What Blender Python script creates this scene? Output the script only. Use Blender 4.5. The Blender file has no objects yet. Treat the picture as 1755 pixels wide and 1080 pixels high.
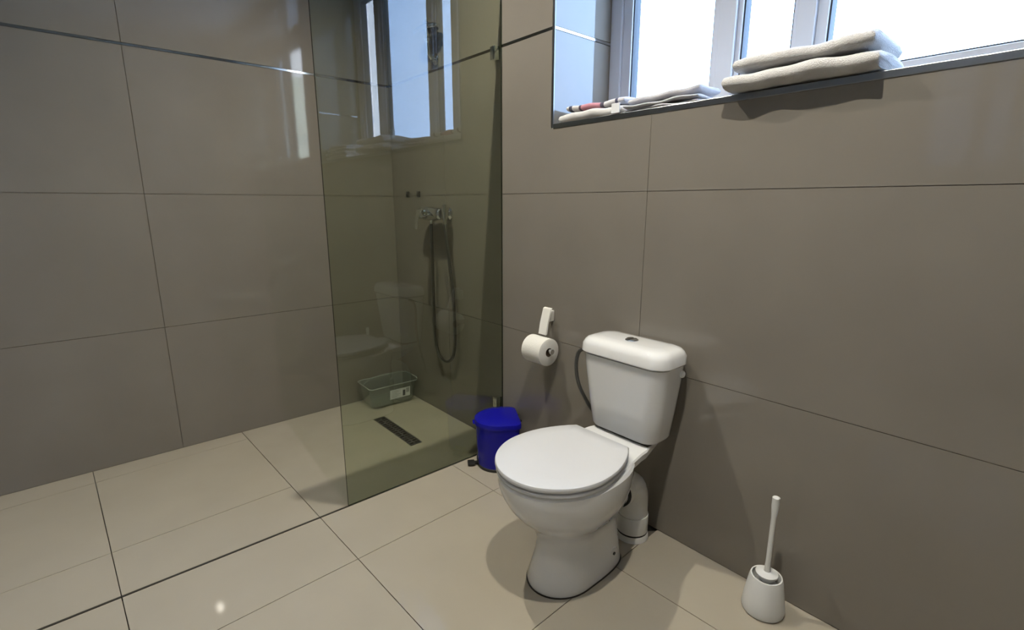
import bpy, bmesh, math, random
from mathutils import Vector, Matrix
random.seed(7)
S = bpy.context.scene
COL = S.collection

# ------------------------------------------------------------------ camera
CAMLOC = (2.7502, -1.4644, 1.1661)
YAW, PITCH, ROLL, FPX = 0.8562, -0.2196, 0.0005, 861.07
cam_data = bpy.data.cameras.new('camera')
cam = bpy.data.objects.new('camera', cam_data); COL.objects.link(cam)
fw = Vector((-math.sin(YAW)*math.cos(PITCH), math.cos(YAW)*math.cos(PITCH), math.sin(PITCH)))
rt = Vector((math.cos(YAW), math.sin(YAW), 0)); up = rt.cross(fw)
rt2 = rt*math.cos(ROLL) + up*math.sin(ROLL); up2 = -rt*math.sin(ROLL) + up*math.cos(ROLL)
M = Matrix((rt2, up2, -fw)).transposed().to_4x4(); M.translation = CAMLOC
cam.matrix_world = M
cam_data.sensor_fit = 'HORIZONTAL'; cam_data.sensor_width = 36.0
cam_data.lens = FPX/1755*36.0
cam_data.clip_start = 0.02
S.camera = cam

# ------------------------------------------------------------------ world, sun, exposure
W = bpy.data.worlds.new('sky'); S.world = W; W.use_nodes = True
bg = W.node_tree.nodes['Background']
bg.inputs[0].default_value = (0.41, 0.62, 1.0, 1); bg.inputs[1].default_value = 14
sun_d = bpy.data.lights.new('sun', 'SUN'); sun_d.energy = 60; sun_d.angle = 0.01; sun_d.color = (1, .95, .86)
sun = bpy.data.objects.new('sun', sun_d); COL.objects.link(sun)
sun.rotation_euler = Vector((0.35, 0.75, -0.9)).to_track_quat('-Z', 'Y').to_euler()
S.view_settings.view_transform = 'Standard'; S.view_settings.look = 'None'
S.view_settings.exposure = 0.0; S.view_settings.gamma = 1.0; S.view_settings.use_curve_mapping = False
S.cycles.max_bounces = 14; S.cycles.transparent_max_bounces = 24
S.cycles.caustics_reflective = True; S.cycles.caustics_refractive = False
S.cycles.sample_clamp_indirect = 6.0
LAMPS = [((1.073, -0.74), 102.0), ((2.30, -0.88), 106.0), ((2.30, -1.95), 28.0)]
LAMP_COL = (1.0, 0.94, 0.81)

# ------------------------------------------------------------------ dimensions
ROOM_X, ROOM_Y, CEIL = 3.40, -2.60, 2.75
GX, GE, GTOP = 0.9945, -0.793, 2.0          # shower screen plane, free edge, top
Z1, Z2, Z3 = 0.6045, 1.2040, 1.8030          # wall tile joints
WX0, WX1, WZ0, WZ1 = 1.304, 3.08, 1.462, 2.66  # window opening
FY = 0.325                                   # front face of the window frame
TH = 0.010                                   # tile thickness
VJ = 1.7477                                  # a vertical joint of the window wall

# ------------------------------------------------------------------ materials
MATS = {}
def nodes(name):
    m = bpy.data.materials.new(name); m.use_nodes = True
    nt = m.node_tree; return m, nt, nt.nodes['Principled BSDF']
def mat(name, col, rough=.5, metal=0, coat=0, spec=.5, noise=0, nscale=8, bump=0, bscale=40, stretch=(1,1,1), trans=0, sss=0):
    if name in MATS: return MATS[name]
    m, nt, b = nodes(name)
    b.inputs['Base Color'].default_value = (*col, 1); b.inputs['Roughness'].default_value = rough
    b.inputs['Metallic'].default_value = metal; b.inputs['Coat Weight'].default_value = coat
    b.inputs['Coat Roughness'].default_value = .03
    b.inputs['Specular IOR Level'].default_value = spec
    tc = nt.nodes.new('ShaderNodeTexCoord'); mp = nt.nodes.new('ShaderNodeMapping')
    mp.inputs['Scale'].default_value = stretch
    nt.links.new(tc.outputs['Object'], mp.inputs[0])
    if noise:
        n = nt.nodes.new('ShaderNodeTexNoise'); n.inputs['Scale'].default_value = nscale; n.inputs['Detail'].default_value = 5
        nt.links.new(mp.outputs[0], n.inputs[0])
        r = nt.nodes.new('ShaderNodeValToRGB')
        r.color_ramp.elements[0].position = .3; r.color_ramp.elements[1].position = .7
        r.color_ramp.elements[0].color = (*[c*(1-noise) for c in col], 1)
        r.color_ramp.elements[1].color = (*[min(1, c*(1+noise)) for c in col], 1)
        nt.links.new(n.outputs[0], r.inputs[0]); nt.links.new(r.outputs[0], b.inputs['Base Color'])
    if bump:
        n2 = nt.nodes.new('ShaderNodeTexNoise'); n2.inputs['Scale'].default_value = bscale
        nt.links.new(mp.outputs[0], n2.inputs[0])
        bp = nt.nodes.new('ShaderNodeBump'); bp.inputs['Strength'].default_value = bump; bp.inputs['Distance'].default_value = .004
        nt.links.new(n2.outputs[0], bp.inputs['Height']); nt.links.new(bp.outputs[0], b.inputs['Normal'])
    MATS[name] = m; return m

def clear_mat(name, tint, ior=1.5, extra=None, faces=1.8):
    """thin clear sheet: tinted straight-through light plus Fresnel reflection; extra = (colour, share) haze"""
    m = bpy.data.materials.new(name); m.use_nodes = True; nt = m.node_tree; nt.nodes.clear()
    out = nt.nodes.new('ShaderNodeOutputMaterial'); tr = nt.nodes.new('ShaderNodeBsdfTransparent')
    tr.inputs[0].default_value = (*tint, 1)
    gl = nt.nodes.new('ShaderNodeBsdfAnisotropic'); gl.inputs['Roughness'].default_value = 0.0
    fr = nt.nodes.new('ShaderNodeFresnel'); fr.inputs[0].default_value = ior
    mx = nt.nodes.new('ShaderNodeMixShader')
    base = tr
    if extra:
        df = nt.nodes.new('ShaderNodeBsdfPrincipled'); df.inputs['Base Color'].default_value = (*extra[0], 1); df.inputs['Roughness'].default_value = .25
        mh = nt.nodes.new('ShaderNodeMixShader'); mh.inputs[0].default_value = extra[1]
        nt.links.new(tr.outputs[0], mh.inputs[1]); nt.links.new(df.outputs[0], mh.inputs[2]); base = mh
    # both faces of the sheet reflect; counted once, where the ray enters
    ge = nt.nodes.new('ShaderNodeNewGeometry'); iv = nt.nodes.new('ShaderNodeMath'); iv.operation = 'SUBTRACT'; iv.inputs[0].default_value = 1
    nt.links.new(ge.outputs['Backfacing'], iv.inputs[1])
    d2 = nt.nodes.new('ShaderNodeMath'); d2.operation = 'MULTIPLY'; d2.inputs[1].default_value = faces; d2.use_clamp = True
    nt.links.new(fr.outputs[0], d2.inputs[0])
    ml = nt.nodes.new('ShaderNodeMath'); ml.operation = 'MULTIPLY'
    nt.links.new(d2.outputs[0], ml.inputs[0]); nt.links.new(iv.outputs[0], ml.inputs[1])
    nt.links.new(ml.outputs[0], mx.inputs[0]); nt.links.new(base.outputs[0], mx.inputs[1]); nt.links.new(gl.outputs[0], mx.inputs[2])
    nt.links.new(mx.outputs[0], out.inputs[0]); MATS[name] = m; return m

def emit_mat(name, col, strength):
    m = bpy.data.materials.new(name); m.use_nodes = True; nt = m.node_tree; nt.nodes.clear()
    o = nt.nodes.new('ShaderNodeOutputMaterial'); e = nt.nodes.new('ShaderNodeEmission')
    e.inputs[0].default_value = (*col, 1); e.inputs[1].default_value = strength
    nt.links.new(e.outputs[0], o.inputs[0]); return m

M_WALL = mat('wall_tile_taupe', (.215, .195, .165), rough=.045, noise=.05, nscale=3, spec=.5)
M_FLOOR = mat('floor_tile_cream', (.42, .375, .30), rough=.04, noise=.03, nscale=4, spec=.55)
M_SHOWER = mat('shower_floor_cream', (.40, .36, .29), rough=.25, noise=.04, nscale=5)
M_GROUT = mat('grout_dark', (.10, .085, .065), rough=.9, noise=.2, nscale=60)
M_GROUTW = mat('grout_taupe', (.17, .15, .12), rough=.9, noise=.1, nscale=60)
M_CEIL = mat('ceiling_white', (.62, .61, .60), rough=.9, noise=.02)
M_STRIP = mat('steel_strip', (.50, .48, .45), rough=.10, metal=1, noise=.05, stretch=(40, 40, 1))
M_EDGE = mat('edge_profile_grey', (.30, .31, .32), rough=.3, metal=1, noise=.04)
M_CHROME = mat('chrome', (.78, .79, .80), rough=.07, metal=1, noise=.02)
M_CERAMIC = mat('white_ceramic', (.84, .84, .83), rough=.07, coat=1, noise=.012, nscale=5)
M_SEAT = mat('white_seat_plastic', (.66, .665, .675), rough=.22, noise=.012, nscale=5)
M_PIPE = mat('white_pvc', (.72, .71, .67), rough=.35, noise=.03, nscale=12)
M_RUBBER = mat('black_rubber', (.012, .012, .012), rough=.55, noise=.1)
M_HOSE = mat('braided_hose', (.10, .10, .095), rough=.4, metal=.6, bump=.5, bscale=300)
M_BLUE = mat('blue_plastic', (.006, .006, .30), rough=.22, spec=.3, noise=.03, nscale=10)
M_PAPER = mat('tissue_paper', (.80, .78, .72), rough=.95, noise=.015, bump=.25, bscale=160)
M_CARD = mat('cardboard_tube', (.30, .25, .19), rough=.9, noise=.08)
M_HOLDER = mat('white_holder', (.78, .76, .70), rough=.35, noise=.02)
M_FRAME = mat('window_frame_white', (.62, .65, .72), rough=.35, noise=.02)
M_GASKET = mat('gasket_dark', (.03, .035, .04), rough=.6, noise=.1)
M_TOWEL = mat('white_terry', (.72, .70, .68), rough=1, noise=.05, nscale=30, bump=1, bscale=420)
M_TOWELG = mat('grey_white_terry', (.62, .61, .64), rough=1, noise=.06, nscale=30, bump=1, bscale=420)
M_LABEL = mat('white_label', (.75, .76, .78), rough=.6, noise=.01)
M_PRINT = mat('label_print', (.08, .085, .09), rough=.6, noise=.05)
M_DRAIN = mat('drain_steel', (.13, .125, .115), rough=.35, metal=.8, noise=.12, nscale=40)
M_PAD = mat('dark_pad', (.035, .033, .028), rough=.5, noise=.1)
M_WHITEP = mat('white_plastic', (.76, .76, .74), rough=.3, noise=.015)
M_BRISTLE = mat('bristle_white', (.7, .7, .68), rough=.9, noise=.1, nscale=90)
M_SEAL = mat('dark_sealant', (.035, .03, .022), rough=.7, noise=.15, nscale=50)
M_RENDER = mat('house_render', (.80, .78, .74), rough=.9, noise=.03)
M_ROOF = mat('house_roof', (.30, .14, .10), rough=.9, noise=.15, nscale=6)
M_DARKG = mat('house_glass', (.05, .06, .08), rough=.1, noise=.05)
M_GLASS = clear_mat('screen_glass', (.84, .87, .795))
M_GEDGE = mat('screen_glass_edge', (.012, .018, .010), rough=.2, noise=.1)
M_PANE = clear_mat('window_glass', (.97, .98, .98))
M_CLEARP = clear_mat('clear_plastic', (.86, .88, .86), 1.45, ((.50, .53, .50), .13))
M_LAMP = emit_mat('lamp_lens', LAMP_COL, 30)

# ------------------------------------------------------------------ mesh helpers
def obj(name, bm, m, parent=None, smooth=None, mats=None):
    bmesh.ops.recalc_face_normals(bm, faces=bm.faces)
    me = bpy.data.meshes.new(name); bm.to_mesh(me); bm.free()
    for k in (mats or [m]): me.materials.append(k)
    if smooth is not None:
        for p in me.polygons: p.use_smooth = True
        me.set_sharp_from_angle(angle=math.radians(smooth))
    o = bpy.data.objects.new(name, me); COL.objects.link(o)
    if parent: o.parent = parent
    return o
def empty(name, loc=(0, 0, 0), rz=0, parent=None):
    o = bpy.data.objects.new(name, None); COL.objects.link(o); o.location = loc; o.rotation_euler.z = rz
    o.empty_display_size = .05
    if parent: o.parent = parent
    return o
def tag(o, label, cat, group=None):
    o['label'] = label; o['category'] = cat
    if group: o['group'] = group
    return o
def struct(o, label=None, cat=None):
    o['kind'] = 'structure'
    if label: o['label'] = label
    if cat: o['category'] = cat
    return o
def box(bm, x0, x1, y0, y1, z0, z1, bev=0, seg=2):
    r = bmesh.ops.create_cube(bm, size=1)
    vs = r['verts']
    for v in vs:
        v.co = Vector(((x0+x1)/2 + v.co.x*(x1-x0), (y0+y1)/2 + v.co.y*(y1-y0), (z0+z1)/2 + v.co.z*(z1-z0)))
    if bev:
        es = {e for v in vs for e in v.link_edges}
        bmesh.ops.bevel(bm, geom=list(es), offset=bev, segments=seg, affect='EDGES', profile=.5)
    return bm
def B(*a, **k): return box(bmesh.new(), *a, **k)
def loft(bm, rings, cap=True):
    """rings: lists of points with one count, joined into a closed tube of quads"""
    V = [[bm.verts.new(p) for p in r] for r in rings]; n = len(V[0])
    for a, b in zip(V, V[1:]):
        for i in range(n): bm.faces.new((a[i], a[(i+1) % n], b[(i+1) % n], b[i]))
    if cap:
        bm.faces.new(list(reversed(V[0]))); bm.faces.new(V[-1])
    return bm
def prism(bm, pts, z0, z1, ch=0):
    """polygon raised from z0 to z1 with a small chamfer on the upper edge"""
    if ch <= 0: return loft(bm, [[(x, y, z0) for x, y in pts], [(x, y, z1) for x, y in pts]])
    cx = sum(p[0] for p in pts)/len(pts); cy = sum(p[1] for p in pts)/len(pts)
    sh = []
    for x, y in pts:
        d = math.hypot(x-cx, y-cy) or 1; sh.append((x-(x-cx)/d*ch, y-(y-cy)/d*ch))
    return loft(bm, [[(x, y, z0) for x, y in pts], [(x, y, z1-ch) for x, y in pts], [(x, y, z1) for x, y in sh]])
def tube(bm, path, r, n=12, cap=True):
    path = [Vector(p) for p in path]; rings = []
    rad = r if isinstance(r, (list, tuple)) else [r]*len(path)
    ref = None
    for i, p in enumerate(path):
        t = (path[min(i+1, len(path)-1)] - path[max(i-1, 0)]).normalized()
        if ref is None: ref = Vector((0, 0, 1)) if abs(t.z) < .9 else Vector((1, 0, 0))
        u = (ref - t*ref.dot(t)).normalized(); ref = u; w = t.cross(u)
        rings.append([p + (u*math.cos(a) + w*math.sin(a))*rad[i] for a in [2*math.pi*k/n for k in range(n)]])
    return loft(bm, rings, cap)
def spline(pts, n=8):
    P = [Vector(p) for p in pts]; P = [2*P[0]-P[1]] + P + [2*P[-1]-P[-2]]; out = []
    for i in range(1, len(P)-2):
        for k in range(n):
            t = k/n; a, b, c, d = P[i-1:i+3]
            out.append(.5*((2*b) + (c-a)*t + (2*a-5*b+4*c-d)*t*t + (3*b-a-3*c+d)*t**3))
    out.append(P[-2]); return out
def lathe(bm, prof, n=32, axis='z', c=(0, 0, 0)):
    rings = []
    for r, h in prof:
        ring = []
        for k in range(n):
            a = 2*math.pi*k/n; u, v = r*math.cos(a), r*math.sin(a)
            p = {'z': (u, v, h), 'x': (h, u, v), 'y': (u, h, v)}[axis]
            ring.append((p[0]+c[0], p[1]+c[1], p[2]+c[2]))
        rings.append(ring)
    return loft(bm, rings)
def rrect(x0, x1, y0, y1, r, n=6):
    pts = []
    for cx, cy, a0 in ((x1-r, y1-r, 0), (x0+r, y1-r, 90), (x0+r, y0+r, 180), (x1-r, y0+r, 270)):
        for k in range(n+1):
            a = math.radians(a0 + 90*k/n); pts.append((cx + r*math.cos(a), cy + r*math.sin(a)))
    return pts
def clip(poly, a, b, c):
    """keep the part of a polygon where a*x+b*y<=c"""
    out = []
    for i, p in enumerate(poly):
        q = poly[(i+1) % len(poly)]; dp = a*p[0]+b*p[1]-c; dq = a*q[0]+b*q[1]-c
        if dp <= 0: out.append(p)
        if dp*dq < 0:
            t = dp/(dp-dq); out.append((p[0]+(q[0]-p[0])*t, p[1]+(q[1]-p[1])*t))
    return out
def area(poly):
    return abs(sum(p[0]*q[1]-q[0]*p[1] for p, q in zip(poly, poly[1:]+poly[:1])))/2

# ------------------------------------------------------------------ floor
fl = obj('floor', B(-.3, ROOM_X+.3, ROOM_Y-.3, .42, -.12, -.0115), M_GROUT)
struct(fl, 'cream polished tile floor with thin dark joints', 'floor')
TA = 0.0369; T = 0.601; JG = 0.0013
ux, uy = math.cos(TA), math.sin(TA)
# a crossing of joints (the tiles lie slightly askew to the walls)
O = (1.2935 - (-.2923+.6)*math.tan(TA), -0.2923)
SY = -0.905                                    # front edge of the shower floor (runs along a joint)
def gw(i, j): return (O[0] + i*T*ux - j*T*uy, O[1] + i*T*uy + j*T*ux)
for i in range(-4, 5):
    for j in range(-5, 2):
        q = [gw(i, j), gw(i+1, j), gw(i+1, j+1), gw(i, j+1)]
        c = (sum(p[0] for p in q)/4, sum(p[1] for p in q)/4)
        k = 1 - 2*JG/T
        q = [(c[0]+(p[0]-c[0])*k, c[1]+(p[1]-c[1])*k) for p in q]
        q = clip(q, 0, 1, -.001); q = clip(q, 0, -1, -(ROOM_Y+.001)); q = clip(q, 1, 0, ROOM_X-.001); q = clip(q, -1, 0, -.001)
        if len(q) < 3 or area(q) < 1e-4: continue
        parts = [q]
        if min(p[0] for p in q) < GX:
            # outside the screen line everything is tiled; inside it only in front of the shower floor
            right = clip(q, -1, 0, -(GX+.004))
            left = clip(q, 1, 0, GX-.004)
            nx, ny = -uy, ux
            lim = nx*gw(0, -1)[0] + ny*gw(0, -1)[1] - JG
            left = clip(left, nx, ny, lim) if len(left) > 2 else []
            parts = [right, left]
        for pp in parts:
            if len(pp) < 3 or area(pp) < 1e-4: continue
            if i == 0 and j == 0:      # corner cut away round the waste pipe
                pp = [p for p in pp if not (p[0] > 1.80 and p[1] > -.05)] 
                idx = min(range(len(pp)), key=lambda n: (pp[n][0]-gw(1, 0)[0])**2 + (pp[n][1]-gw(1, 0)[1])**2)
                pr_ = pp[idx]
                cut = [(pr_[0]-.045*uy*0-.008, -.075), (1.80, -.075), (1.80, -.001)]
                pp = pp[:idx+1] + cut + pp[idx+1:]
            t = obj('floor_tile', prism(bmesh.new(), pp, -.0115, 0), M_FLOOR, fl)
# shower floor slab and the dark strip under the screen
lim_l = gw(-3, -1), gw(1, -1)
def yl(x): return lim_l[0][1] + (x-lim_l[0][0])*math.tan(TA)
sf = [(.001, yl(0)+JG), (GX-.004, yl(GX)+JG), (GX-.004, -.001), (.001, -.001)]
# slab with an opening for the drain, in four pieces of one mesh
DX0, DX1, DY0, DY1 = .305, .712, -.352, -.288
bm = bmesh.new()
prism(bm, [(.001, DY1), (GX-.004, DY1), (GX-.004, -.001), (.001, -.001)], -.0115, 0)
prism(bm, [sf[0], sf[1], (GX-.004, DY0), (.001, DY0)], -.0115, 0)
prism(bm, [(.001, DY0), (DX0, DY0), (DX0, DY1), (.001, DY1)], -.0115, 0)
prism(bm, [(DX1, DY0), (GX-.004, DY0), (GX-.004, DY1), (DX1, DY1)], -.0115, 0)
obj('shower_floor_slab', bm, M_SHOWER, fl)
t1 = obj('trim_1', B(GX-.0038, GX+.0038, ROOM_Y+.001, -.001, -.0115, .002), M_SEAL)
struct(t1, 'dark strip along the floor beneath the glass screen', 'trim')

# ------------------------------------------------------------------ walls
def wall_tiles(parent, axis, sgn, at, lo, hi, joints, hole=None, rows=None):
    """tiles on a wall; axis 'y' = wall at y=at running in x, axis 'x' = wall at x=at running in y;
    sgn = side into the room; hole = (lo, hi, z0, z1)"""
    rows = rows or [(0, Z1), (Z1, Z2), (Z2, Z3-.005), (Z3+.005, Z3+.600), (Z3+.600, CEIL)]
    cuts = [lo] + [j for j in sorted(joints) if lo+.03 < j < hi-.03] + [hi]
    g = .0009
    for z0, z1 in rows:
        for a, b in zip(cuts, cuts[1:]):
            cells = [(a+g, b-g, z0+g, z1-g)]
            if hole:
                h0, h1, hz0, hz1 = hole; out = []
                for (p, q, r, s) in cells:
                    if q <= h0 or p >= h1 or s <= hz0 or r >= hz1: out.append((p, q, r, s)); continue
                    if p < h0: out.append((p, h0, r, s))
                    if q > h1: out.append((h1, q, r, s))
                    m0, m1 = max(p, h0), min(q, h1)
                    if r < hz0: out.append((m0, m1, r, hz0))
                    if s > hz1: out.append((m0, m1, hz1, s))
                cells = [c for c in out if c[1]-c[0] > .002 and c[3]-c[2] > .002]
            if not cells: continue
            bm = bmesh.new()
            for p, q, r, s in cells:
                d0, d1 = sorted((at, at - sgn*TH))
                if axis == 'y': box(bm, p, q, d0, d1, r, s)
                else: box(bm, d0, d1, p, q, r, s)
            obj('wall_tile', bm, M_WALL, parent)
XJ = [VJ-1.2, VJ, VJ+1.2]
bm = bmesh.new(); y0, y1 = TH, .42
box(bm, -.3, WX0-.012, y0, y1, 0, CEIL); box(bm, WX1+.012, ROOM_X+.3, y0, y1, 0, CEIL)
box(bm, WX0-.012, WX1+.012, y0, y1, 0, WZ0-.012); box(bm, WX0-.012, WX1+.012, y0, y1, WZ1+.012, CEIL)
wb = obj('wall_back', bm, M_GROUTW); struct(wb, 'taupe tiled wall with the window, behind the toilet', 'wall')
EP = .011
wall_tiles(wb, 'y', -1, 0, 0, ROOM_X, XJ, (WX0-EP, WX1+EP, WZ0-EP, WZ1+EP))
# reveal tiles of the window opening
for x, s in ((WX0, -1), (WX1, 1)):
    for z0, z1 in ((WZ0, Z3-.006), (Z3+.006, WZ1)):
        a, b = sorted((x, x+s*.011)); obj('wall_tile', B(a, b, EP*.3, FY+.08, z0+.001, z1-.001), M_WALL, wb)
    a, b = sorted((x-s*.0006, x+s*.010)); obj('metal_strip', B(a, b, EP*.3, FY+.02, Z3-.005, Z3+.005), M_STRIP, wb)
for a, b in zip([WX0]+[VJ]+[VJ+1.2], [VJ, VJ+1.2, WX1]):
    obj('wall_tile', B(a+.001, b-.001, EP*.3, FY+.02, WZ0-.011, WZ0), M_WALL, wb)
    obj('wall_tile', B(a+.001, b-.001, EP*.3, FY+.02, WZ1, WZ1+.011), M_WALL, wb)
# grey edge profile round the opening
for nm, a in (('edge_profile', (WX0-EP, WX0+.0012, -.0022, .004, WZ0-EP, WZ1+EP)), ('edge_profile', (WX1-.0012, WX1+EP, -.0022, .004, WZ0-EP, WZ1+EP)),
              ('edge_profile', (WX0+.0012, WX1-.0012, -.0022, .004, WZ0-EP-.006, WZ0+.0012)), ('edge_profile', (WX0+.0012, WX1-.0012, -.0022, .004, WZ1-.0012, WZ1+EP))):
    obj(nm, B(*a, bev=.0018), M_EDGE, wb)
wl = obj('wall_left', B(-.3, -TH, ROOM_Y-.3, .0, 0, CEIL), M_GROUTW); struct(wl, 'taupe tiled side wall of the shower', 'wall')
wall_tiles(wl, 'x', 1, 0, ROOM_Y, 0, [-1.2, -2.4])
wr = obj('wall_right', B(ROOM_X+TH, ROOM_X+.3, ROOM_Y-.3, 0, 0, CEIL), M_GROUTW); struct(wr, 'taupe tiled wall facing the shower', 'wall')
wall_tiles(wr, 'x', -1, ROOM_X, ROOM_Y, 0, [-1.2, -2.4])
wf = obj('wall_front', B(-.3, ROOM_X+.3, ROOM_Y-.3, ROOM_Y-TH, 0, CEIL), M_GROUTW); struct(wf, 'taupe tiled wall opposite the window', 'wall')
wall_tiles(wf, 'y', 1, ROOM_Y, 0, ROOM_X, XJ)
ce = obj('ceiling', B(-.3, ROOM_X+.3, ROOM_Y-.3, .42, CEIL, CEIL+.2), M_CEIL); struct(ce, 'plain white ceiling with round downlights', 'ceiling')
# steel strips set between the tile rows
n = 2
for a in ((0, WX0-EP, -.0004, TH*.9, Z3-.0045, Z3+.0045), (WX1+EP, ROOM_X, -.0004, TH*.9, Z3-.0045, Z3+.0045)):
    t = obj('trim_%d' % n, B(*a), M_STRIP); n += 1
    struct(t, ['thin steel strip in the tiles left of the window', 'thin steel strip in the tiles right of the window'][n-3], 'trim')
t = obj('trim_%d' % n, B(-TH*.9, .0004, ROOM_Y, -.001, Z3-.0045, Z3+.0045), M_STRIP); n += 1
struct(t, 'thin steel strip in the tiles of the shower side wall', 'trim')

# ------------------------------------------------------------------ window
win = empty('window_1', ((WX0+WX1)/2, FY+.03, WZ0)); struct(win, 'white framed window with four panes above the toilet', 'window')
def wpart(name, bm, m, parent=win, smooth=None):
    o = obj(name, bm, m, parent, smooth)
    if parent is win:
        o.matrix_parent_inverse = Matrix.Translation(win.location).inverted()
    return o
fy0, fy1 = FY, FY+.075
J = .055
wpart('jamb', B(WX0, WX0+J, fy0, fy1, WZ0, WZ1, bev=.004), M_FRAME)
wpart('jamb', B(WX1-J, WX1, fy0, fy1, WZ0, WZ1, bev=.004), M_FRAME)
wpart('bottom_rail', B(WX0+J, WX1-J, fy0, fy1, WZ0, WZ0+.045, bev=.004), M_FRAME)
wpart('top_rail', B(WX0+J, WX1-J, fy0, fy1, WZ1-.045, WZ1, bev=.004), M_FRAME)
MUL = [(1.775, 1.835), (2.03, 2.085), (2.70, 2.76)]
for a, b in MUL: wpart('mullion', B(a, b, fy0-.004, fy1, WZ0+.04, WZ1-.04, bev=.004), M_FRAME)
bays = [(WX0+J, MUL[0][0]), (MUL[0][1], MUL[1][0]), (MUL[1][1], MUL[2][0]), (MUL[2][1], WX1-J)]
for k, (a, b) in enumerate(bays):
    s = .042 if k == 0 else .016 if k == 1 else .030
    e = .014 if k == 1 else .026
    z0, z1 = WZ0+.047, WZ1-.047; ya, yb = fy0+.012, fy1-.008
    bm = bmesh.new()
    for q in ((a, a+s, z0, z1), (b-e, b, z0, z1), (a+s, b-e, z0, z0+.04), (a+s, b-e, z1-.04, z1)):
        box(bm, q[0], q[1], ya, yb, q[2], q[3], bev=.003)
    sash = wpart('sash', bm, M_FRAME)
    ix0, ix1, iz0, iz1 = a+s, b-e, z0+.04, z1-.04
    bm = bmesh.new(); g = .005
    for q in ((ix0, ix0+g, iz0, iz1), (ix1-g, ix1, iz0, iz1), (ix0+g, ix1-g, iz0, iz0+g), (ix0+g, ix1-g, iz1-g, iz1)):
        box(bm, q[0], q[1], ya+.008, yb-.008, q[2], q[3])
    gk = wpart('gasket', bm, M_GASKET)
    wpart('pane', B(ix0+g*.5, ix1-g*.5, (ya+yb)/2-.002, (ya+yb)/2+.002, iz0+g*.5, iz1-g*.5), M_PANE)
wpart('stay_plate', B(2.62, 2.66, fy0+.020, fy0+.042, 1.615, 1.675, bev=.003), M_EDGE)
# a latch on the rail
bm = B(1.715, 1.765, fy0-.014, fy0+.001, WZ0+.018, WZ0+.034, bev=.003); wpart('latch', bm, M_PAD)

# ------------------------------------------------------------------ neighbouring house, added for the bright strip mirrored in the shower screen
wo = obj('house_outside', B(20.7, 29, 9.2, 9.8, -3, 10.5), M_RENDER); struct(wo, 'sunlit white rendered front of a neighbouring house beyond the window', 'wall')
for z in (2.9, 4.7): obj('ledge', B(20.7, 29, 9.08, 9.2, z, z+.18), M_RENDER, wo)

# ------------------------------------------------------------------ ceiling downlights
def downlight(x, y, power, label):
    r = empty('downlight', (x, y, CEIL)); tag(r, label, 'ceiling light', 'round ceiling downlights')
    obj('trim_ring', lathe(bmesh.new(), [(.030, -.002), (.030, -.010), (.044, -.012), (.046, -.006), (.046, 0)], 32), M_WHITEP, r, 40)
    obj('lamp_lens', lathe(bmesh.new(), [(.001, -.0045), (.029, -.0045), (.029, -.002), (.001, -.002)], 24), M_LAMP, r, 40)
    d = bpy.data.lights.new('downlight_bulb', 'SPOT'); d.energy = power; d.color = LAMP_COL
    d.spot_size = math.radians(138); d.spot_blend = .85; d.shadow_soft_size = .009
    l = bpy.data.objects.new('downlight_bulb', d); COL.objects.link(l); l.parent = r; l.location = (0, 0, -.034)
downlight(*LAMPS[0][0], LAMPS[0][1], 'round white downlight in the ceiling above the shower screen')
downlight(*LAMPS[1][0], LAMPS[1][1], 'round white downlight in the ceiling in front of the toilet')
downlight(*LAMPS[2][0], LAMPS[2][1], 'round white downlight in the ceiling away from shower and window')

# ------------------------------------------------------------------ shower screen
sc = empty('shower_screen', (GX, GE/2, 0)); tag(sc, 'tall frameless greenish glass shower screen fixed to the tiled wall', 'shower screen')
bm = bmesh.new(); gt = .004
box(bm, -gt, gt, GE/2, -GE/2-.002, .0025, GTOP)
for f in bm.faces: f.material_index = 0 if abs(f.normal.x) > .9 else 1
bm.normal_update()
for f in bm.faces: f.material_index = 0 if abs(f.normal.x) > .9 else 1
obj('glass_pane', bm, None, sc, mats=[M_GLASS, M_GEDGE])
for z in (1.775, .225):
    bm = bmesh.new()
    box(bm, -.034, -gt, -GE/2-.036, -GE/2-.001, z-.027, z+.027, bev=.004)
    cl = obj('wall_clamp', bm, M_CHROME, sc, 40)
    bm = lathe(bmesh.new(), [(.001, -.040), (.007, -.040), (.008, -.037), (.008, -.033)], 16, 'x', (0, -GE/2-.018, z)); obj('screw', bm, M_PAD, cl, 40)

# ------------------------------------------------------------------ shower drain
dr = empty('shower_drain', ((DX0+DX1)/2, (DY0+DY1)/2, 0)); tag(dr, 'long narrow dark steel drain set in the shower floor', 'drain')
hw, hd = (DX1-DX0)/2, (DY1-DY0)/2
bm = bmesh.new()
for q in ((-hw, hw, -hd, -hd+.006), (-hw, hw, hd-.006, hd), (-hw, -hw+.006, -hd+.006, hd-.006), (hw-.006, hw, -hd+.006, hd-.006)):
    box(bm, q[0], q[1], q[2], q[3], -.011, .0012)
obj('drain_frame', bm, M_DRAIN, dr)
bm = bmesh.new()
for k in range(17):
    x = -hw+.012+k*(2*hw-.024)/16; box(bm, x-.006, x+.006, -hd+.007, hd-.007, -.009, -.0006)
box(bm, -hw+.007, hw-.007, -.004, .004, -.0095, -.001)
obj('grate', bm, M_DRAIN, dr)

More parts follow.
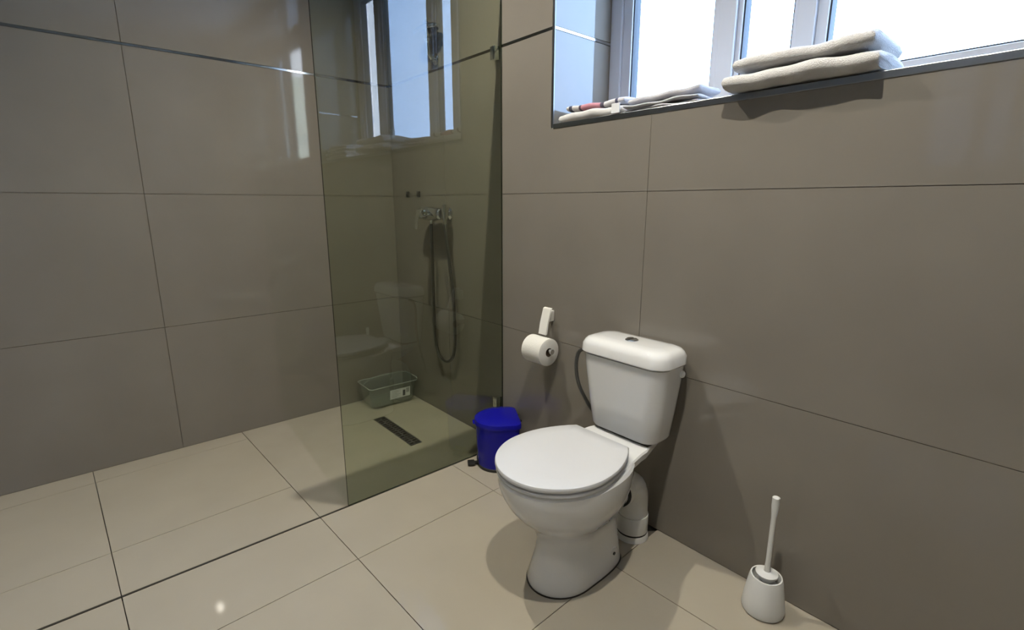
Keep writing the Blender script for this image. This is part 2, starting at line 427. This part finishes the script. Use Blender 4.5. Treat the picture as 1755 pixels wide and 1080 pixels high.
# ------------------------------------------------------------------ plastic tub in the corner
tb = empty('plastic_tub', (.116, -.162, 0), math.radians(-2)); tag(tb, 'clear plastic tub with a printed label in the shower corner', 'tub')
def tub_ring(s, z, ins=0, wave=0):
    hx, hy = .094*s-ins, .148*s-ins
    pts = []
    for x, y in rrect(-hx, hx, -hy, hy, .03*s):
        dz = 0
        if wave:
            dz = wave*max(0, math.cos(x/hx*math.pi/2))**1.2 * (1 if abs(y) > hy*.8 else .25) + wave*.8*max(0, math.cos(y/hy*math.pi/2))**1.5*(1 if abs(x) > hx*.8 else 0)
        pts.append((x, y, z+dz))
    return pts
bm = bmesh.new()
outer = [tub_ring(.82, .002), tub_ring(.87, .008), tub_ring(.95, .07), tub_ring(1.02, .125, 0, .02), tub_ring(1.05, .128, 0, .02)]
inner = [tub_ring(1.05, .1305, .001, .02), tub_ring(1.01, .1275, .003, .02), tub_ring(.94, .07, .003), tub_ring(.85, .011, .003)]
loft(bm, outer+inner)
body = obj('tub_body', bm, M_CLEARP, tb, 40)
bm = tube(bmesh.new(), spline([(0, -.150, .135), (0, -.12, .160), (0, -.055, .172), (0, .055, .172), (0, .12, .160), (0, .150, .135)], 6), .005, 8)
obj('handle', bm, M_CLEARP, tb, 60)
# label on the side facing the room
def on_side(y0, y1, z0, z1, off):
    bm = bmesh.new()
    def fx(z): return .094*(.87+(.95-.87)*(z-.008)/.062 if z < .07 else .95+(.07)*(z-.07)/.055)+off
    v = [(fx(z0), y0, z0), (fx(z0), y1, z0), (fx(z1), y1, z1), (fx(z1), y0, z1)]
    w = [(a-.0006, b, c) for a, b, c in v]
    return loft(bm, [w, v])
rimpts = tub_ring(1.055, .129, 0, .02)
obj('rim', tube(bmesh.new(), rimpts+rimpts[:1], .0035, 8), clear_mat('rim_highlight_plastic', (.8, .82, .8), 1.45, ((.62, .65, .62), .35)), tb, 60)  # paler, hazier rim: the edge highlight is put into its colour
lb = obj('label', on_side(-.03, .098, .042, .100, .0016), M_LABEL, body)
obj('label_print', on_side(.050, .066, .050, .086, .0022), M_PRINT, lb)
obj('label_print', on_side(.072, .092, .066, .094, .0022), mat('label_grey', (.35, .36, .37), .6, noise=.02), lb)
for k, z in enumerate((.092, .084, .076, .068, .060, .052)):
    obj('label_print', on_side(-.024, .036-.012*(k % 3), z-.0012, z+.0012, .0022), mat('label_grey2', (.42, .43, .44), .6, noise=.02), lb)

# ------------------------------------------------------------------ shower mixer and hose
mx = empty('shower_mixer', (.50, 0, 1.112)); tag(mx, 'chrome lever shower mixer on the wall with looped hose', 'shower mixer')
for x in (-.075, .075):
    obj('wall_flange', lathe(bmesh.new(), [(.004, -.0005), (.034, -.0005), (.034, -.006), (.026, -.014), (.016, -.018), (.016, -.055)], 28, 'y', (x, 0, 0)), M_CHROME, mx, 40)
bm = lathe(bmesh.new(), [(.001, -.105), (.024, -.105), (.030, -.098), (.031, -.06), (.036, -.03), (.036, .03), (.031, .06), (.030, .098), (.024, .105), (.001, .105)], 28, 'x', (0, -.062, 0))
obj('mixer_body', bm, M_CHROME, mx, 40)
bm = lathe(bmesh.new(), [(.026, -.055), (.026, -.105), (.022, -.116), (.001, -.118)], 28, 'y', (0, 0, .004))
cap = obj('lever_cap', bm, M_CHROME, mx, 40)
bm = bmesh.new(); P = spline([(0, -.108, .018), (0, -.124, .014), (0, -.138, -.006), (0, -.146, -.036), (0, -.150, -.068)], 5)
rings = []
for k, p in enumerate(P):
    w = .019-.006*k/len(P); h = .007
    rings.append([(p.x+a*w, p.y+b*h*.6, p.z+b*h) for a, b in ((-1, -.6), (-.6, -1), (.6, -1), (1, -.6), (1, .6), (.6, 1), (-.6, 1), (-1, .6))])
loft(bm, rings); obj('lever', bm, M_CHROME, mx, 50)
obj('hose_outlet', lathe(bmesh.new(), [(.012, -.02), (.012, -.036), (.009, -.044), (.009, -.052)], 20, 'z', (0, -.062, 0)), M_CHROME, mx, 40)
# holder cup at the end of the body with the hose end hung in it
bm = lathe(bmesh.new(), [(.013, -.02), (.017, .02), (.017, .034), (.012, .034), (.010, -.02)], 20, 'z', (.128, -.062, 0)); obj('holder_cup', bm, M_CHROME, mx, 40)
bm = lathe(bmesh.new(), [(.007, -.05), (.0085, -.02), (.0115, .03), (.0125, .046), (.001, .047)], 20, 'z', (.128, -.062, 0)); obj('hose_end', bm, M_CHROME, mx, 40)
hp_ = spline([(0, -.062, -.05), (-.004, -.06, -.14), (-.020, -.05, -.35), (-.036, -.04, -.55), (-.038, -.035, -.68), (-.014, -.032, -.755), (.044, -.03, -.785), (.105, -.03, -.76), (.140, -.032, -.69),
              (.158, -.04, -.56), (.160, -.048, -.38), (.142, -.058, -.18), (.129, -.062, -.05)], 10)
obj('hose', tube(bmesh.new(), hp_, .0085, 12), mat('steel_hose', (.16, .155, .145), .28, 1, noise=.1, nscale=60, bump=.5, bscale=500), mx, 60)
# round shower head on its arm
sh = empty('rain_shower', (.50, 0, 1.845)); tag(sh, 'chrome shower head on a short wall arm above the mixer', 'shower head')
obj('wall_flange', lathe(bmesh.new(), [(.004, -.0005), (.026, -.0005), (.026, -.006), (.018, -.012)], 24, 'y'), M_CHROME, sh, 40)
obj('arm', tube(bmesh.new(), spline([(0, -.002, 0), (0, -.030, .004), (0, -.045, .03), (0, -.048, .08), (0, -.05, .135)], 6), .009, 14), M_CHROME, sh, 60)
bm = lathe(bmesh.new(), [(.001, .0), (.092, .0), (.098, .005), (.098, .013), (.088, .020), (.04, .030), (.018, .040), (.014, .050), (.001, .050)], 40)
for v in bm.verts: v.co.y *= .44
hd_ = obj('head_plate', bm, M_CHROME, sh, 40); hd_.location = (0, -.052, .115); hd_.rotation_euler = (math.radians(6), 0, 0)
obj('arm_joint', lathe(bmesh.new(), [(.001, -.016), (.011, -.012), (.016, 0), (.011, .012), (.001, .016)], 18, 'z', (0, -.048, .08)), M_CHROME, sh, 60)
# two dark square pads stuck to the wall
for k, (x, l) in enumerate(((.170, 'small dark square pad on the shower wall nearer the corner'), (.286, 'small dark square pad on the shower wall nearer the mixer'))):
    r = empty('wall_pad', (x, 0, 1.212)); tag(r, l, 'wall pad', 'dark wall pads in the shower')
    obj('pad_plate', B(-.015, .015, -.006, -.0003, -.016, .016, bev=.002), M_PAD, r)
    obj('pad_hook', B(-.005, .005, -.013, -.005, -.008, .006, bev=.002), M_PAD, r)

# ------------------------------------------------------------------ toilet
TX = 1.797
to = empty('toilet', (TX, -.30, 0)); tag(to, 'white ceramic close-coupled toilet with closed lid and cistern', 'toilet')
OY = .30      # local y = world y + OY
def Y(y): return y+OY
def egg(hw, yb, yf, yc, n=44, pb=2.3, back=None):
    """plan outline of bowl and seat: ellipse to the front, fuller curve with a straight end to the back"""
    pts = []
    for k in range(n):
        a = 2*math.pi*k/n; c, s = math.cos(a), math.sin(a)
        if s < 0: x, y = hw*c, yc+(yc-yf)*s
        else:
            e = 2/pb; x = hw*math.copysign(abs(c)**e, c); y = yc+(yb-yc)*abs(s)**e
            if back: x = math.copysign(max(abs(x), 0), x)
        pts.append((x, Y(y)))
    return pts
bm = bmesh.new(); rings = []
for z, yf, yb, hw, yc, pb in ((0, -.542, -.195, .103, -.42, 3.6), (.012, -.544, -.195, .104, -.42, 3.6), (.05, -.532, -.197, .096, -.41, 3.4), (.10, -.516, -.203, .090, -.40, 3.2),
                              (.15, -.513, -.208, .090, -.39, 3), (.185, -.524, -.21, .100, -.40, 2.8), (.215, -.545, -.205, .118, -.41, 2.6), (.25, -.585, -.20, .146, -.42, 2.5),
                              (.29, -.615, -.195, .164, -.43, 2.4), (.33, -.635, -.19, .174, -.43, 2.4), (.365, -.645, -.19, .178, -.43, 2.4), (.382, -.645, -.19, .178, -.43, 2.4), (.389, -.638, -.195, .171, -.43, 2.4)):
    rings.append([(x, y, z) for x, y in egg(hw, yb, yf, yc, 48, pb)])
loft(bm, rings)
# deck that carries the cistern
def deck(z, w0, w1, yb, yf): return [(-w1, Y(yf), z), (-w0*1.02, Y(-.20), z), (-w0, Y(-.172), z), (-w0*.66, Y(yb), z), (w0*.66, Y(yb), z), (w0, Y(-.172), z), (w0*1.02, Y(-.20), z), (w1, Y(yf), z)]
loft(bm, [deck(.30, .07, .09, -.13, -.34), deck(.345, .10, .13, -.05, -.34), deck(.365, .121, .15, -.028, -.34), deck(.386, .123, .152, -.025, -.34), deck(.391, .118, .147, -.03, -.33)])
bowl = obj('bowl', bm, M_CERAMIC, to, 38)
# fixing bolt with its pad on the flank, sealant round the foot
for s in (1, -1):
    bm = lathe(bmesh.new(), [(.001, 0), (.022, 0), (.019, .0035), (.001, .004)], 20, 'x', (.087, Y(-.275), .05)); 
    if s < 0:
        for v in bm.verts: v.co.x *= -1
    pad = obj('bolt_pad', bm, M_CERAMIC, bowl, 40)
    bm = lathe(bmesh.new(), [(.001, .003), (.0055, .003), (.0055, .0062), (.001, .0065)], 12, 'x', (.087, Y(-.275), .05))
    if s < 0:
        for v in bm.verts: v.co.x *= -1
    obj('fixing_bolt', bm, M_PAD, bowl, 40)
obj('foot_seal', loft(bmesh.new(), [[(x, y, .0003) for x, y in egg(.1065, -.192, -.5465, -.42, 48, 3.6)], [(x, y, .003) for x, y in egg(.1055, -.193, -.5455, -.42, 48, 3.6)]]), M_SEAL, bowl)
# seat and lid
def lidpts(grow, yb=-.252):
    n = 40; pts = []
    hw, yf, yc = .181+grow, -.650-grow, -.455
    for k in range(n+1):                       # front half, from left to right
        a = math.pi + math.pi*k/n; pts.append((hw*math.cos(a), yc+(yc-yf)*math.sin(a)))
    for t in (.15, .3, .45, .6, .75, .88, 1): # right flank back to the hinge corner
        pts.append((hw-(hw-(.110+grow))*t**2.1, yc+(yb+grow*.5-yc)*t))
    for t in (.25, .5, .75): pts.append(((.110+grow)*(1-2*t), yb+grow*.5))
    for t in (1, .88, .75, .6, .45, .3, .15): pts.append((-(hw-(hw-(.110+grow))*t**2.1), yc+(yb+grow*.5-yc)*t))
    return [(x, Y(y)) for x, y in pts]
def slab(z0, z1, g, r, crown=0):
    rg = []
    for gg, z in ((g-r, z0), (g-r*.3, z0+r*.3), (g, z0+r), (g, z1-r), (g-r*.3, z1-r*.3), (g-r, z1)): rg.append([(x, y, z) for x, y in lidpts(gg)])
    if crown:
        cx, cy = 0, Y(-.44)
        for f, dz in ((.75, .55), (.45, .85), (.12, 1)):
            rg.append([(cx+(x-cx)*f, cy+(y-cy)*f, z1+crown*dz) for x, y in lidpts(g-r)])
    return loft(bmesh.new(), rg)
obj('seat', slab(.3940, .4060, -.003, .005), M_SEAT, to, 40)
obj('seat_lid', slab(.4108, .4278, .0, .006, .003), M_SEAT, to, 40)
for x in (-.078, .078): obj('hinge', lathe(bmesh.new(), [(.001, -.018), (.010, -.018), (.011, -.014), (.011, .014), (.010, .018), (.001, .018)], 16, 'x', (x, Y(-.243), .402)), M_SEAT, to, 40)
obj('bumper', B(-.10, .10, Y(-.30), Y(-.29), .387, .394), M_SEAT, to)
# cistern
bm = bmesh.new(); rg = []
for z, hw, y0, y1, r in ((.399, .118, -.152, -.040, .035), (.402, .127, -.162, -.03, .042), (.412, .133, -.168, -.024, .048), (.50, .145, -.176, -.022, .05), (.60, .157, -.183, -.02, .05), (.662, .163, -.187, -.02, .05)):
    rg.append([(x, y, z) for x, y in rrect(-hw, hw, Y(y0), Y(y1), r, 8)])
loft(bm, rg); ci = obj('cistern', bm, M_CERAMIC, to, 40)
bm = bmesh.new(); rg = []
for z, g, r in ((.666, -.004, .05), (.667, .003, .055), (.671, .006, .057), (.696, .004, .057), (.708, -.002, .056), (.716, -.011, .05), (.7205, -.026, .04), (.7225, -.05, .03)):
    rg.append([(x, y, z) for x, y in rrect(-.168-g, .167+g, Y(-.189)-g, Y(-.019)+min(g, 0.004), r, 8)])
loft(bm, rg); cl = obj('cistern_lid', bm, M_CERAMIC, to, 40)
obj('cistern_joint', loft(bmesh.new(), [[(x, y, z) for x, y in rrect(-.158, .158, Y(-.181), Y(-.026), .046, 8)] for z in (.661, .667)]), M_SEAL, ci)
bt = obj('flush_button', lathe(bmesh.new(), [(.022, .718), (.022, .7245), (.020, .7262), (.001, .7262)], 32, 'z', (0, Y(-.112), 0)), M_CHROME, to, 40)
for s in (-1, 1):
    pts = [(.0165*math.cos(a), .0165*math.sin(a)) for a in [math.radians(-78+156*k/12) for k in range(13)]]
    bm = bmesh.new(); prism(bm, [(s*(x+.0008), Y(-.112)+y) for x, y in pts], .7255, .7285)
    obj('button_half', bm, mat('chrome_dark', (.35, .35, .34), .12, 1, noise=.03), bt)
# side plug and supply hose
obj('side_plug', lathe(bmesh.new(), [(.001, .150), (.012, .150), (.012, .164), (.009, .168), (.001, .168)], 18, 'x', (0, Y(-.062), .635)), M_WHITEP, to, 40)
obj('deck_seal', B(-.11, .11, Y(-.150), Y(-.045), .389, .401, bev=.003), M_SEAL, to)
hs_ = spline([(-.150, Y(-.13), .652), (-.190, Y(-.13), .652), (-.216, Y(-.13), .632), (-.224, Y(-.13), .58), (-.212, Y(-.125), .51), (-.180, Y(-.10), .43), (-.135, Y(-.06), .34), (-.125, Y(-.035), .26), (-.125, Y(-.022), .20)], 8)
obj('supply_hose', tube(bmesh.new(), hs_, .0065, 10), M_HOSE, to, 60)
# outlet, bend and waste pipe
ot = obj('outlet_spigot', lathe(bmesh.new(), [(.001, Y(-.24)), (.048, Y(-.24)), (.048, Y(-.155)), (.001, Y(-.155))], 28, 'y', (.030, 0, .215)), M_CERAMIC, to, 40)
px_ = .030
bend = spline([(px_, Y(-.172), .215), (px_, Y(-.145), .217), (px_, Y(-.118), .205), (px_, Y(-.099), .178), (px_, Y(-.092), .14), (px_, Y(-.092), .06), (px_, Y(-.092), .0)], 7)
wp = obj('waste_pipe', tube(bmesh.new(), bend, .050, 28), M_PIPE, to, 60)
obj('pipe_collar', lathe(bmesh.new(), [(.050, Y(-.186)), (.056, Y(-.186)), (.057, Y(-.182)), (.057, Y(-.164)), (.056, Y(-.160)), (.050, Y(-.160))], 28, 'y', (px_, 0, .215)), M_PIPE, wp, 40)
obj('rubber_ring', lathe(bmesh.new(), [(.046, Y(-.196)), (.055, Y(-.196)), (.055, Y(-.187)), (.046, Y(-.187))], 28, 'y', (px_, 0, .215)), M_RUBBER, wp, 40)
obj('pipe_collar', lathe(bmesh.new(), [(.048, .028), (.0535, .028), (.0545, .032), (.0545, .088), (.0535, .092), (.048, .092)], 28, 'z', (px_, Y(-.092), 0)), M_PIPE, wp, 40)
obj('rubber_ring', lathe(bmesh.new(), [(.046, .022), (.0535, .022), (.0535, .028), (.046, .028)], 28, 'z', (px_, Y(-.092), 0)), M_RUBBER, wp, 40)
obj('floor_flange', lathe(bmesh.new(), [(.046, .001), (.058, .001), (.057, .014), (.054, .022), (.046, .022)], 28, 'z', (px_, Y(-.092), 0)), M_PIPE, wp, 40)

# ------------------------------------------------------------------ pedal bin
bn = empty('pedal_bin', (1.122, -.122, 0), math.radians(-32)); bn.scale = (1.06, 1.06, .96); tag(bn, 'small blue plastic pedal bin beside the shower screen', 'bin')
def binring(s, z):
    """plan: front (-y) rounded, flat back"""
    pts = []
    for k in range(25):
        a = math.pi + math.pi*k/24; pts.append((.095*math.cos(a), -.012+.094*math.sin(a)))
    for x, y in rrect(-.095, .095, -.012, .074, .026, 5)[:12]: pts.append((x, y))
    return [(x*s, -.02+(y+.02)*s, z) for x, y in pts]
bm = loft(bmesh.new(), [binring(.90, .012), binring(.915, .02), binring(.985, .205), binring(.985, .214)])
bb = obj('bin_body', bm, M_BLUE, bn, 40)
obj('base_ring', loft(bmesh.new(), [binring(.91, .0), binring(.93, .003), binring(.93, .013), binring(.90, .016)]), M_RUBBER, bn, 40)
bm = loft(bmesh.new(), [binring(1.02, .212), binring(1.05, .214), binring(1.055, .228), binring(1.03, .236), binring(.85, .246), binring(.5, .252), binring(.1, .254)])
ld = obj('bin_lid', bm, M_BLUE, bn, 40)
obj('lid_lip', B(-.018, .018, -.118, -.098, .214, .222, bev=.003), M_BLUE, ld, 40)
obj('lid_hinge', lathe(bmesh.new(), [(.001, -.03), (.007, -.03), (.007, .03), (.001, .03)], 14, 'x', (0, .082, .222)), M_RUBBER, bn, 40)
bm = bmesh.new(); box(bm, -.020, .020, -.142, -.112, .008, .016, bev=.003); box(bm, -.008, .008, -.12, -.06, .009, .015)
obj('pedal', bm, M_RUBBER, bn, 40)
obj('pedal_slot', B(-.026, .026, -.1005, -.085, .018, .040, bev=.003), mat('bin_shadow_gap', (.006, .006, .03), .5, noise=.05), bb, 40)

# ------------------------------------------------------------------ toilet roll holder and roll
rx, ry, rz_ = 1.327, -.078, .583
ho = empty('toilet_roll_holder', (rx, 0, rz_)); tag(ho, 'white toilet roll holder arm on the wall with chrome rod', 'roll holder')
bm = bmesh.new(); rings = []
for x, y, z in ((-.004, -.0305, .162), (-.003, -.0345, .160), (.004, -.058, .105), (.008, -.0705, .0605)):
    w, t = .0215, .004
    rings.append([(x-w, y-t, z), (x+w, y-t, z), (x+w, y+t, z+.002), (x-w, y+t, z+.002)])
loft(bm, rings); obj('arm', bm, M_HOLDER, ho, 40)
obj('wall_plate', B(-.018, .004, -.036, -.0004, .105, .150, bev=.003), M_HOLDER, ho, 40)
obj('side_arm', B(-.066, -.058, ry-.008, -.0004, -.012, .012, bev=.003), M_CHROME, ho, 40)
rod = obj('rod', lathe(bmesh.new(), [(.001, -.062), (.0085, -.062), (.0085, .064), (.011, .066), (.011, .072), (.001, .073)], 18, 'x', (0, ry, 0)), M_CHROME, ho, 40)
ro = empty('toilet_roll', (rx, ry, rz_-.006)); tag(ro, 'nearly full white toilet paper roll hanging on the holder', 'toilet roll')
bm = lathe(bmesh.new(), [(.0185, -.053), (.054, -.053), (.0565, -.051), (.0565, .051), (.054, .053), (.0185, .053)], 40, 'x')
bm.faces.ensure_lookup_table()
big = [f for f in bm.faces if len(f.verts) > 4]; bmesh.ops.delete(bm, geom=big, context='FACES_ONLY')
obj('paper', bm, M_PAPER, ro, 40)
bm = lathe(bmesh.new(), [(.0186, -.0525), (.0186, .0525), (.0174, .0525), (.0174, -.0525)], 28, 'x')
big = [f for f in bm.faces if len(f.verts) > 4]; bmesh.ops.delete(bm, geom=big, context='FACES_ONLY')
obj('cardboard_core', bm, M_CARD, ro, 40)

# ------------------------------------------------------------------ towels on the sill
def towel_mesh(w, d, h, layers, seed, sag=.006, over=None, n=22, rise=None):
    """folded towel: stacked soft layers joined at a rounded front fold; over = how far it droops past an edge at local y"""
    R = random.Random(seed); bm = bmesh.new(); lh = h/layers
    for L in range(layers):
        zc = lh*(L+.5); ox = R.uniform(-.006, .006); oy = R.uniform(-.006, .004); a = R.uniform(-.03, .03)
        ph = R.uniform(0, 6)
        rings = []
        for i in range(n+1):
            t = i/n; x = (t-.5)*w*(1-.01*L)
            if i == 1: x = -.5*w+.003
            if i == n-1: x = .5*w-.003
            e = min(1, min(t, 1-t)*n/1.6)**.5 if 0 < t < 1 else .0
            hh = lh*.5*(.55+.45*e) if 0 < i < n else lh*.5*.30; ring = []
            for k in range(20):
                b = 2*math.pi*k/20; c, s = math.cos(b), math.sin(b)
                yy = (d/2)*math.copysign(abs(c)**.35, c); zz = hh*math.copysign(abs(s)**.7, s)
                yy += .004*math.sin(x*37+ph) + oy
                zz += zc + .0025*math.sin(x*23+ph+yy*19) + (.003*math.sin(x*61+yy*41+ph))*.5
                if rise: zz += rise(x)*(.4+.6*L/max(1, layers-1))
                if zz < .0005: zz = .0005
                ring.append((x+ox-yy*a, yy+x*a, zz))
            rings.append(ring)
        loft(bm, rings)
    return bm
def towel(x0, x1, y0, y1, z, h, layers, seed, m, label, group=None, rz=0, rise=None):
    o = obj('towel', towel_mesh(x1-x0, y1-y0, h, layers, seed, rise=rise), m, None, 70)
    o.location = ((x0+x1)/2, (y0+y1)/2, z); o.rotation_euler.z = rz
    return tag(o, label, 'towel', group)
SZ = WZ0+.0008
# striped towel material: pink band between dark lines, along the towel
m, nt, b = nodes('striped_terry'); MATS['striped_terry'] = m
b.inputs['Roughness'].default_value = 1
tc = nt.nodes.new('ShaderNodeTexCoord'); sx = nt.nodes.new('ShaderNodeSeparateXYZ'); mr = nt.nodes.new('ShaderNodeMapRange')
mr.inputs['From Min'].default_value = -.15; mr.inputs['From Max'].default_value = .15
rp = nt.nodes.new('ShaderNodeValToRGB'); rp.color_ramp.interpolation = 'CONSTANT'
cols = [(0, (.70, .67, .66)), (.10, (.06, .06, .09)), (.15, (.70, .67, .66)), (.27, (.10, .07, .10)), (.31, (.60, .28, .33)), (.60, (.08, .07, .10)), (.65, (.70, .68, .68)), (.82, (.09, .09, .14)), (.86, (.70, .68, .70))]
cr = rp.color_ramp
while len(cr.elements) < len(cols): cr.elements.new(.5)
for e, (pos, c) in zip(cr.elements, cols): e.position = pos; e.color = (*c, 1)
nt.links.new(tc.outputs['Object'], sx.inputs[0]); nt.links.new(sx.outputs[0], mr.inputs['Value']); nt.links.new(mr.outputs[0], rp.inputs[0]); nt.links.new(rp.outputs[0], b.inputs['Base Color'])
nn = nt.nodes.new('ShaderNodeTexNoise'); nn.inputs['Scale'].default_value = 420; nt.links.new(tc.outputs['Object'], nn.inputs[0])
bp = nt.nodes.new('ShaderNodeBump'); bp.inputs['Strength'].default_value = 1; bp.inputs['Distance'].default_value = .003
nt.links.new(nn.outputs[0], bp.inputs['Height']); nt.links.new(bp.outputs[0], b.inputs['Normal'])
t1_ = towel(1.335, 1.625, .004, .17, SZ, .034, 1, 3, M_TOWEL, 'cream folded towel on the sill under the striped towel')
lbl = obj('care_label', B(.108, .142, -.094, -.0895, .002, .034, bev=.001), M_LABEL, t1_)
towel(1.345, 1.615, .022, .18, SZ+.0365, .024, 1, 5, MATS['striped_terry'], 'white towel with pink and dark stripes on top of a cream towel')
towel(1.632, 1.905, .004, .17, SZ, .024, 2, 8, M_TOWELG, 'flat white folded towel on the sill beside the striped towel')
towel(1.640, 1.890, .020, .16, SZ+.0265, .022, 1, 11, M_TOWELG, 'thin white towel with one raised corner on a flat towel', rise=lambda x: .022*max(0, (x+.01)/.12)**2)
towel(2.005, 2.37, -.055, .18, SZ+.004, .042, 1, 21, M_TOWEL, 'thick white towel overhanging the edge of the window sill')
towel(2.020, 2.35, -.040, .17, SZ+.0495, .038, 1, 22, M_TOWEL, 'thick white towel lying on the overhanging towel')
towel(2.66, 2.99, .01, .19, SZ, .05, 2, 31, M_TOWEL, 'thick white towel at the far end of the sill, below another')
towel(2.68, 2.98, .02, .18, SZ+.053, .04, 2, 32, M_TOWEL, 'white towel on top of the stack at the far end of the sill')

# ------------------------------------------------------------------ toilet brush
br = empty('toilet_brush', (2.285, -.085, 0)); tag(br, 'white plastic toilet brush in its holder beside the wall', 'toilet brush')
obj('brush_holder', lathe(bmesh.new(), [(.001, .001), (.050, .001), (.056, .004), (.058, .012), (.055, .04), (.046, .10), (.042, .115), (.038, .115), (.040, .10), (.001, .02)], 36), M_WHITEP, br, 40)
obj('bristles', lathe(bmesh.new(), [(.001, .03), (.028, .034), (.034, .06), (.030, .09), (.008, .10), (.001, .10)], 20), M_BRISTLE, br, 40)
obj('handle', lathe(bmesh.new(), [(.001, .09), (.009, .09), (.030, .118), (.030, .124), (.009, .130), (.007, .16), (.007, .30), (.010, .34), (.010, .365), (.001, .37)], 20), M_WHITEP, br, 40)
